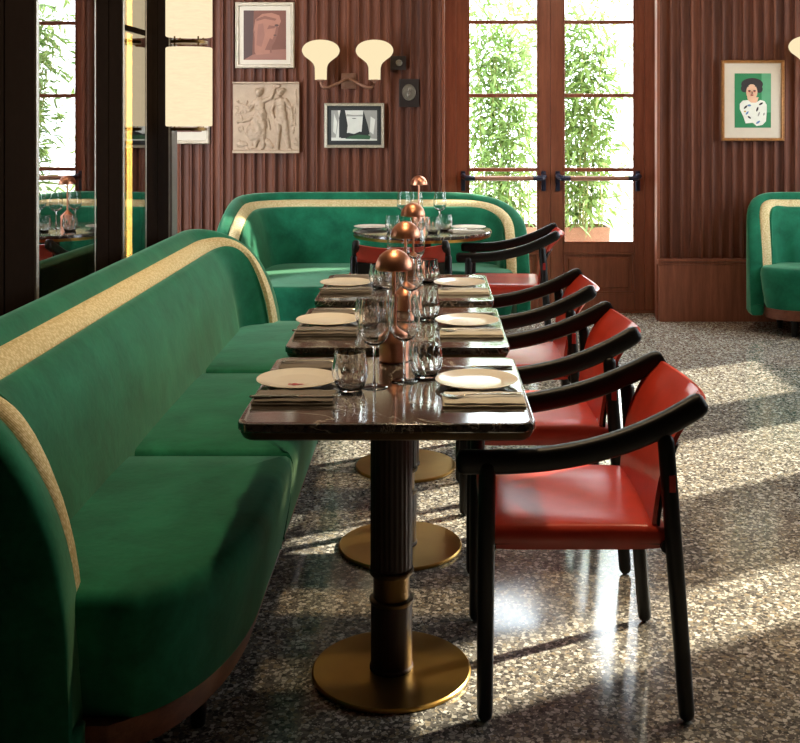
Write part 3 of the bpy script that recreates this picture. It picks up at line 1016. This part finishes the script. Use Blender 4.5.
# ------------------------------------------------------------------ wall things
def picture(name, label, cat, px0, py0, px1, py1, fw, fmat, mat, matw, art, yw=YB, depth=.03):
    """Framed picture on the back wall; art(mb, u, v) draws flat shapes in the unit square (0,0 bottom left)."""
    d = yw - depth
    a = W(px0, py1, d); b = W(px1, py0, d)
    x0, x1, z0, z1 = a.x, b.x, a.z, b.z
    r = thing(name, label, cat, ((x0 + x1) / 2, yw, (z0 + z1) / 2))
    w, h = (x1 - x0) / 2, (z1 - z0) / 2
    f = MB()
    sec = [(0, 0), (0, -depth * .7), (fw * .2, -depth), (fw * .5, -depth * .8), (fw * .8, -depth * .9), (fw, -depth * .5), (fw, 0)]
    rings = []
    for sx, sz in ((-1, -1), (1, -1), (1, 1), (-1, 1)):
        rings.append([(sx * (w - o), y, sz * (h - o)) for o, y in sec])
    f.loft(rings, True, False, True); f.obj('frame', fmat, r, 30)
    MB().box((-w + fw * .8, -depth * .42, -h + fw * .8), (w - fw * .8, -.002, h - fw * .8)).obj('mat_board', mat, r, 0)
    iw, ih = w - fw - matw[0], h - fw - matw[1]
    pm = MB(); names = []; layer = [0]

    def shape(mat_, pts):
        if mat_ not in names: names.append(mat_)
        pm.cur = names.index(mat_)
        layer[0] += 1
        y = -depth * .42 - .0008 - .00025 * layer[0]
        pm.poly([((-1 + 2 * u) * iw, y, (-1 + 2 * v) * ih) for u, v in pts])
    art(shape)
    pm.obj('print', names, r, 0)
    return r


def ell(cx, cy, rx, ry, n=24, a0=0, a1=2 * PI, rot=0):
    out = []
    for k in range(n):
        a = a0 + (a1 - a0) * k / (n if abs(a1 - a0 - 2 * PI) < 1e-6 else n - 1)
        x, y = rx * math.cos(a), ry * math.sin(a)
        out.append((cx + x * math.cos(rot) - y * math.sin(rot), cy + x * math.sin(rot) + y * math.cos(rot)))
    return out


SQ = [(0, 0), (1, 0), (1, 1), (0, 1)]


def art_bust(s):
    s('print_brown', SQ); s('print_shade', [(0, 0), (.2, 0), (.24, 1), (0, 1)])
    s('print_floor', [(0, 0), (1, 0), (1, .22), (.6, .2), (.2, .1)])
    s('print_terra', [(.26, .16), (.30, .10), (.55, .12), (.66, .14), (.66, .26), (.74, .38), (.80, .52), (.82, .66), (.88, .78), (.84, .90), (.66, .95), (.44, .93), (.28, .82), (.24, .62), (.26, .44)])
    s('print_dark_terra', [(.62, .14), (.66, .14), (.66, .26), (.74, .38), (.80, .52), (.82, .66), (.78, .70), (.72, .5), (.62, .3)])
    s('print_floor', [(.30, .3), (.42, .26), (.5, .5), (.46, .74), (.34, .72)]); s('print_dark_terra', [(.5, .2), (.62, .2), (.7, .4), (.62, .44)]); s('print_dark_terra', [(.55, .62), (.72, .64), (.78, .68), (.6, .7)])
    s('print_dark_terra', [(.30, .78), (.5, .83), (.74, .79), (.78, .83), (.5, .89), (.3, .83)])
    s('print_dark_terra', [(.24, .62), (.22, .6), (.23, .54), (.27, .54)])
    s('print_shade', ell(.78, .70, .05, .02)); s('print_shade', ell(.74, .50, .04, .012))


def art_portrait(s):
    s('print_green', SQ)
    s('print_light_green', [(.74, .28), (1, .28), (1, 1), (.74, 1)])
    s('print_dark', ell(.48, .80, .30, .115)); s('print_dark', ell(.27, .72, .10, .07)); s('print_dark', ell(.68, .71, .09, .07))
    s('print_skin', [(.40, .44), (.60, .44), (.66, .56), (.34, .56)])
    s('print_skin', ell(.47, .655, .155, .145))
    s('print_dark', ell(.47, .79, .17, .045))
    s('print_skin', ell(.47, .765, .09, .035))
    s('print_white', [(.14, .44), (.22, .50), (.36, .51), (.45, .46), (.58, .46), (.70, .51), (.82, .49), (.88, .42), (.88, .30), (.86, .12), (.76, .05), (.60, .03), (.50, .09), (.30, .08), (.24, .2), (.14, .34)])
    for x, y, a, b, c, ro in ((.3, .38, .06, .02, 'print_dark', .5), (.40, .41, .05, .02, 'print_blue', 0), (.62, .34, .05, .025, 'print_dark', 1), (.72, .44, .06, .02, 'print_dark', .3), (.40, .19, .05, .018, 'print_dark', -.4), (.34, .27, .05, .02, 'print_blue', .6), (.64, .1, .06, .02, 'print_blue', .4), (.66, .25, .05, .018, 'print_grey', 1), (.28, .3, .03, .015, 'print_ochre', 0), (.8, .25, .03, .02, 'print_grey', 1)):
        s(c, ell(x, y, a, b, 12, rot=ro))
    for x in (.40, .54):
        s('print_dark', ell(x, .685, .04, .008, 10)); s('print_lip', ell(x, .665, .035, .012, 10))
    s('print_dark_terra', [(.46, .67), (.48, .67), (.50, .625), (.46, .62)]); s('print_lip', ell(.47, .60, .045, .013, 12))


def art_street(s):
    s('print_pale', SQ)
    s('print_grey', [(0, .1), (.10, .1), (.17, .75), (.14, 1), (0, 1)]); s('print_pale', [(.04, .3), (.1, .2), (.13, .6), (.06, .9)])
    s('print_black', [(.17, .1), (.33, .12), (.36, .5), (.32, .85), (.30, 1), (.2, 1), (.17, .75)])
    s('print_grey', [(.72, .1), (1, .05), (1, 1), (.70, 1)]); s('print_pale', [(.84, .3), (.92, .2), (.96, .7), (.86, .8)])
    s('print_grey', [(.32, .8), (.70, .8), (.68, .86), (.5, .84), (.34, .88)])
    s('print_black', [(.66, .28), (.84, .2), (.80, .5), (.74, .8), (.70, 1), (.68, .6)])
    s('print_black', [(.2, .08), (.84, .08), (.80, .26), (.62, .3), (.5, .22), (.38, .26), (.30, .24)])
    s('print_moss', [(.3, .06), (.84, .04), (.86, .16), (.6, .2), (.4, .14)])
    s('print_black', ell(.5, .73, .05, .012, 10))


def art_plain(s):
    s('print_brown', SQ); s('print_grey', [(.1, .1), (.9, .1), (.9, .5), (.1, .6)])


def relief():
    """Square plaster plaque with two standing figures in low relief."""
    d = YB - .02
    a = W(233, 153, d); b = W(299, 82, d)
    w, h = b.x - a.x, b.z - a.z
    r = thing('mounted_relief', 'square plaster relief plaque with two standing figures on the fluted wall', 'relief', ((a.x + b.x) / 2, YB, (a.z + b.z) / 2))
    caps = []

    def cap(x0, y0, x1, y1, r0, r1, hh): caps.append((x0, y0, x1, y1, r0, r1, hh))
    # figure on the left, arm raised
    cap(.395, .845, .405, .865, .050, .052, 1.5); cap(.36, .89, .44, .90, .025, .025, 1.3); cap(.40, .71, .42, .55, .075, .065, .9); cap(.42, .55, .40, .42, .09, .12, 1); cap(.40, .42, .34, .30, .12, .14, .9)
    cap(.38, .34, .34, .12, .06, .035, .9); cap(.44, .34, .46, .12, .055, .035, .9); cap(.34, .1, .27, .07, .03, .02, .7); cap(.46, .1, .44, .06, .03, .02, .7)
    cap(.44, .72, .58, .78, .035, .03, .9); cap(.58, .78, .64, .92, .03, .025, .9); cap(.64, .93, .70, .95, .035, .03, .7)
    cap(.34, .72, .24, .60, .035, .03, .8); cap(.24, .60, .18, .66, .03, .025, .7); cap(.3, .5, .16, .44, .04, .02, .6); cap(.28, .62, .1, .70, .03, .012, .5)
    cap(.52, .46, .56, .34, .03, .015, .5); cap(.3, .4, .2, .28, .04, .02, .5)
    # figure on the right
    cap(.715, .845, .725, .865, .048, .050, 1.5); cap(.68, .89, .77, .89, .025, .025, 1.3); cap(.72, .71, .73, .56, .08, .068, .9); cap(.73, .54, .73, .46, .085, .085, 1)
    cap(.69, .46, .68, .28, .06, .045, 1); cap(.68, .28, .67, .08, .042, .03, 1); cap(.77, .46, .80, .28, .06, .042, 1); cap(.80, .28, .84, .08, .04, .03, 1)
    cap(.67, .06, .62, .05, .03, .02, .7); cap(.84, .06, .88, .05, .03, .02, .7)
    cap(.80, .74, .88, .62, .035, .03, .9); cap(.88, .62, .90, .48, .03, .025, .9); cap(.64, .73, .58, .60, .035, .03, .9); cap(.58, .60, .62, .5, .028, .025, .8)
    # side foliage and animals low down
    for k in range(16):
        rr = random.Random(k)
        x, y = rr.uniform(.03, .22), rr.uniform(.06, .75)
        cap(x, y, x + rr.uniform(-.04, .05), y + rr.uniform(-.05, .05), .025, .015, .45)
        x, y = rr.uniform(.90, .97), rr.uniform(.1, .9)
        cap(x, y, x, y + .05, .02, .015, .45)
    cap(.52, .16, .58, .1, .05, .035, .6); cap(.1, .12, .2, .12, .045, .03, .55)
    NX, NZ = 110, 118
    vs, fs = [], []
    for j in range(NZ + 1):
        v = j / NZ
        for i in range(NX + 1):
            u = i / NX
            hh = 0
            for x0, y0, x1, y1, r0, r1, top in caps:
                dx, dy = x1 - x0, y1 - y0
                q = dx * dx + dy * dy
                t = 0 if q < 1e-9 else max(0, min(1, ((u - x0) * dx + (v - y0) * dy) / q))
                rr = r0 + (r1 - r0) * t
                dd = ((u - x0 - dx * t) ** 2 + (v - y0 - dy * t) ** 2) / (rr * rr)
                if dd < 1: hh = max(hh, top * math.sqrt(1 - dd) * (.5 + 6 * rr))
            hh += .12 * math.sin(40 * u + 9 * math.sin(14 * v)) * .3
            if .3 < v < .56 and .26 < u < .54: hh += .10 * math.sin(70 * u + 16 * v)
            hh += .05 * math.sin(95 * u + 3 * math.sin(31 * v)) * math.sin(83 * v)
            if v < .035 or v > .975: hh = .75
            edge = 0 if (i in (0, NX) or j in (0, NZ)) else 1
            vs.append(((u - .5) * w, -.016 - .040 * hh, (v - .5) * h))
    for j in range(NZ):
        for i in range(NX):
            k = j * (NX + 1) + i
            fs.append((k, k + 1, k + NX + 2, k + NX + 1))
    MB().add(vs, fs).obj('relief_figures', 'relief_plaster', r, 60)
    MB().box((-w / 2, -.018, -h / 2), (w / 2, 0, h / 2), .002).obj('slab', 'relief_plaster', r, 0)


def sconce(name, label, cx, cz, group):
    r = thing(name, label, 'wall lamp', (cx, YB, cz), 0, group)
    m = MB(); m.box((-.052, -.012, -.055), (.052, .0, .055), .004); m.box((-.034, -.024, -.036), (.034, -.012, .036), .004)
    m.obj('backplate', 'sconce_metal', r)
    for sg in (-1, 1):
        m = MB(); m.tube([(0, -.02, .012), (sg * .03, -.06, .004), (sg * .075, -.10, -.022), (sg * .125, -.115, -.046), (sg * .160, -.115, -.052), (sg * .180, -.115, -.040), (sg * .188, -.115, -.018), (sg * .188, -.115, .0)], .0105, 12)
        m.lathe([(.02, -.006), (.026, .0), (.026, .012)], (sg * .188, -.115, 0), 20)
        m.obj('arm', 'sconce_metal', r)
        prof = [(.0, .008), (.040, .008), (.041, .012), (.042, .07), (.044, .095), (.056, .122), (.085, .148), (.115, .172), (.130, .200), (.129, .225), (.112, .252), (.08, .272), (.04, .283), (.0, .286)]
        fine = []
        for k in range(len(prof) - 1):
            p0, p1, p2, p3 = [Vector(prof[max(0, min(len(prof) - 1, k + q))]) for q in (-1, 0, 1, 2)]
            for f in (0, .33, .66):
                v = .5 * ((2 * p1) + (p2 - p0) * f + (2 * p0 - 5 * p1 + 4 * p2 - p3) * f * f + (3 * p1 - p0 - 3 * p2 + p3) * f ** 3)
                fine.append((max(0, v.x), v.y))
        fine.append(prof[-1])
        MB().lathe(fine, (sg * .188, -.115, 0), 40).obj('glass_shade', 'sconce_glow', r, 60)
    return r


def wall_things():
    picture('framed_picture', 'pale framed print of a terracotta head on the fluted wall', 'picture', 235, 2, 294, 68, .028, 'frame_white', 'mat_board', (.03, .03), art_bust)
    relief()
    picture('framed_picture.001', 'small silver framed landscape print below the double wall lamp', 'picture', 324, 103, 384, 148, .022, 'frame_silver', 'print_black', (.028, .03), art_street)
    picture('framed_picture.002', 'gold framed portrait of a woman in a white blouse on green', 'picture', 722, 60, 785, 141, .022, 'frame_gold', 'mat_board', (.072, .072), art_portrait)
    picture('framed_picture.003', 'pale framed picture half hidden behind the hanging lantern', 'picture', 160, 70, 209, 144, .025, 'frame_white', 'mat_board', (.03, .06), art_plain)
    c = W(348.7, 81, YB - .02)
    sconce('wall_sconce', 'double wall lamp with two glowing mushroom glass shades above the small landscape', c.x, c.z - .0, 'glass wall lamps')
    c2 = W(830, 77, YB - .02)
    sconce('wall_sconce.001', 'glowing wall lamp at the right edge beside the woman portrait', c2.x, c2.z, 'glass wall lamps')
    # switch and medallion
    a = W(390.5, 70, YB); b = W(406, 56, YB)
    r = thing('light_switch', 'small round switch on a dark plate beside the glass wall lamp', 'switch', ((a.x + b.x) / 2, YB, (a.z + b.z) / 2))
    MB().box((a.x - b.x) and (-(b.x - a.x) / 2, -.012, -(b.z - a.z) / 2), ((b.x - a.x) / 2, 0, (b.z - a.z) / 2), .003).obj('plate', 'dark_plate', r)
    k = MB(); k.lathe([(.024, 0), (.024, .008), (.018, .014), (.0, .015)], n=24); o = k.obj('knob', 'pewter', r); o.rotation_euler = (PI / 2, 0, 0); o.location = (.006, -.012, 0)
    a = W(399, 107, YB); b = W(419, 79, YB)
    r = thing('mounted_medallion', 'oval pewter medallion on a dark plate below the round switch', 'medallion', ((a.x + b.x) / 2, YB, (a.z + b.z) / 2))
    MB().box((-(b.x - a.x) / 2, -.012, -(b.z - a.z) / 2), ((b.x - a.x) / 2, 0, (b.z - a.z) / 2), .003).obj('plate', 'dark_plate', r)
    k = MB(); k.lathe([(.054, 0), (.056, .006), (.050, .012), (.046, .008), (.0, .009)], n=36)
    k.lathe([(.018, .008), (.014, .02), (.0, .024)], (.0, -.016, 0), 16); k.lathe([(.012, .008), (.01, .018), (.0, .021)], (.003, .018, 0), 16)
    o = k.obj('medal', 'pewter', r); o.rotation_euler = (PI / 2, 0, 0); o.location = (.0, -.012, .004); o.scale = (.86, 1.05, 1)
    # lantern on the cabinet end
    yl = 5.13; xr = (212 - VX) * yl / F; rad = .108; xc = xr - rad
    r = thing('wall_lantern', 'tall glowing cream lantern of stacked drums at the end of the glazed cabinet', 'lantern', (xc, yl, 0))
    for z0, z1 in ((1.412, 1.782), (1.832, 2.20)):
        MB().lathe([(.0, z0), (rad - .004, z0), (rad, z0 + .004), (rad, z1 - .004), (rad - .004, z1), (.0, z1)], n=48).obj('drum_shade', 'lantern_glow', r, 40)
    for z0 in (1.392, 1.80, 2.20):
        MB().lathe([(.0, z0), (rad * .8, z0), (rad * .8, z0 + .014), (.0, z0 + .014)], n=40).obj('ring', 'bronze', r)
    m = MB()
    for k in range(4):
        a = PI / 4 + k * PI / 2
        m.tube([(rad * .72 * math.cos(a), rad * .72 * math.sin(a), 1.39), (rad * .72 * math.cos(a), rad * .72 * math.sin(a), 2.22)], .004, 8)
    m.obj('rods', 'bronze', r)
    MB().tube([(0, 0, 2.2), (0, 0, CEIL)], .008, 10).obj('hanging_rod', 'bronze', r)


# ------------------------------------------------------------------ courtyard
def courtyard():
    g = MB(); g.box((-14, 8.3, -.1), (18, 24, -.02)); g.box((XR + .15, -14, -.1), (18, 8.3, -.02))
    tag(g.obj('ground', 'stone_paving', smooth=0), 'sunlit pale stone paving of the courtyard outside', 'paving', kind='structure')
    def bamboo(name, label, x0, x1, y0, y1, seed, n_culm, lean, hmax, nl, ph=.54):
        rnd = random.Random(seed)
        cx, cy = (x0 + x1) / 2, (y0 + y1) / 2
        r = thing(name, label, 'plant', (cx, cy, -.02), 0, 'potted bamboo outside the doors')
        hx, hy = (x1 - x0) / 2, (y1 - y0) / 2
        m = MB()
        outer, inn = rrect(-hx, -hy, hx, hy, .02, 3), rrect(-hx + .025, -hy + .025, hx - .025, hy - .025, .015, 3)
        m.loft([[(x * .94, y * .94, 0) for x, y in outer], [(x, y, ph) for x, y in outer], [(x, y, ph) for x, y in inn], [(x, y, ph - .06) for x, y in inn]])
        m.obj('planter', 'terracotta', r)
        MB().box((-hx + .03, -hy + .03, ph - .07), (hx - .03, hy - .03, ph - .04), .01).obj('soil', 'soil', r)
        cu, lf = MB(), MB()
        for k in range(n_culm):
            bx, by = rnd.uniform(-hx * .8, hx * .8), rnd.uniform(-hy * .7, hy * .7)
            H = rnd.uniform(.65, 1) * hmax
            lx, ly = lean + rnd.gauss(0, .16) + bx * .5, rnd.gauss(0, .16)
            pts = []
            for q in range(8):
                f = q / 7
                pts.append((bx + lx * f ** 1.6, by + ly * f ** 1.6, ph - .06 + H * f))
            cu.tube(pts, [.007 * (1 - .75 * q / 7) for q in range(8)], 6)
            for q in range(nl):
                f = rnd.uniform(.03, 1) ** .85
                i = min(6, int(f * 7)); g_ = f * 7 - i
                p = Vector(pts[i]).lerp(Vector(pts[i + 1]), g_)
                az = rnd.uniform(0, 2 * PI); br = rnd.uniform(.02, .26) * (1.1 - .5 * f)
                p += Vector((math.cos(az) * br, math.sin(az) * br, rnd.uniform(-.05, .1)))
                az += rnd.gauss(0, .8); dp = rnd.uniform(-.9, .35)
                dv = Vector((math.cos(az) * math.cos(dp), math.sin(az) * math.cos(dp), math.sin(dp)))
                sd = dv.cross(Vector((rnd.gauss(0, .4), rnd.gauss(0, .4), 1))).normalized()
                L = rnd.uniform(.09, .17); wd = L * rnd.uniform(.09, .13)
                nn = sd.cross(dv)
                lf.add([p, p + dv * L * .35 + sd * wd + nn * .004, p + dv * L * .75 + sd * wd * .6, p + dv * L - Vector((0, 0, .012)), p + dv * L * .75 - sd * wd * .6, p + dv * L * .35 - sd * wd + nn * .004], [(0, 1, 2, 3, 4, 5)])
        cu.obj('culms', 'bamboo_culm', r)
        lf.obj('leaves', 'bamboo_leaf', r, 0)
    bamboo('potted_bamboo', 'bamboo in a terracotta planter outside the right door leaf', 1.02, 1.51, 9.15, 9.5, 3, 24, .0, 2.3, 130)
    bamboo('potted_bamboo', 'leafy bamboo in a terracotta planter outside the left door leaf', .32, 1.03, 10.2, 10.6, 8, 32, .0, 2.6, 125, .43)


# ------------------------------------------------------------------ light and camera
def light_and_camera():
    w = bpy.data.worlds.new('sky'); S.world = w; w.use_nodes = True
    bg = w.node_tree.nodes['Background']
    bg.inputs['Color'].default_value = (.86, .93, 1, 1); bg.inputs['Strength'].default_value = SKY
    L = bpy.data.lights.new('sun', 'SUN'); L.energy = SUN; L.color = (1, .90, .74); L.angle = math.radians(1.2)
    o = bpy.data.objects.new('sun', L); C.objects.link(o)
    o.rotation_euler = Vector((-.80, -.42, -.52)).to_track_quat('-Z', 'Y').to_euler()
    # unseen spots added below the ceiling to brighten tables, floor and back wall
    for x, y, tx, ty, tz, e, cone in ((-.1, 3.3, -.6, 3.3, .6, 1.7, 105), (-.1, 4.7, -.6, 4.6, .6, 1.3, 100), (.4, 6.2, .2, 6.6, .6, .35, 80), (1.3, 3.3, 1.1, 2.5, 0, 1.1, 62),
                                      (-1.6, 6.2, -1.5, 7.75, 1.9, .25, 90), (-.4, 6.0, -.5, 7.75, 1.9, .35, 90), (1.2, 5.6, 1.0, 7.9, 1.1, 1.1, 90), (2.5, 5.6, 2.5, 7.75, 1.6, .7, 100)):
        L = bpy.data.lights.new('fill_spot', 'SPOT'); L.energy = SPOT * e; L.color = (1, .80, .58) if y > 5 else (1, .74, .44)
        L.spot_size = math.radians(cone); L.spot_blend = .9; L.shadow_soft_size = .08
        o = bpy.data.objects.new('fill_spot', L); C.objects.link(o); o.location = (x, y, CEIL - .03)
        o.rotation_euler = (Vector((tx, ty, tz)) - o.location).to_track_quat('-Z', 'Y').to_euler()
    cam = bpy.data.cameras.new('camera'); co = bpy.data.objects.new('camera', cam); C.objects.link(co)
    cam.sensor_fit = 'HORIZONTAL'; cam.sensor_width = 36; cam.lens = 36 * F / 800
    cam.shift_x = -(VX - 400) / 800; cam.shift_y = (VY - 371.5) / 800
    co.location = (0, 0, EYE); co.rotation_euler = (PI / 2, 0, 0)
    cam.clip_start = .05; cam.clip_end = 200
    S.camera = co
    S.view_settings.view_transform = 'Standard'; S.view_settings.look = 'None'; S.view_settings.gamma = 1
    S.view_settings.use_curve_mapping = False; S.view_settings.exposure = EXPOSURE
    cy = S.cycles
    cy.max_bounces = 12; cy.transmission_bounces = 12; cy.transparent_max_bounces = 16; cy.glossy_bounces = 6; cy.diffuse_bounces = 5
    cy.caustics_reflective = False; cy.caustics_refractive = True; cy.blur_glossy = .5
    cy.sample_clamp_indirect = 6
    cy.use_denoising = True


SKY, SUN, SPOT, EXPOSURE = 14.0, 16.0, 75.0, 0.0
setting(); cabinet(); banquettes(); tables(); chairs(); tableware(); wall_things(); courtyard(); light_and_camera()
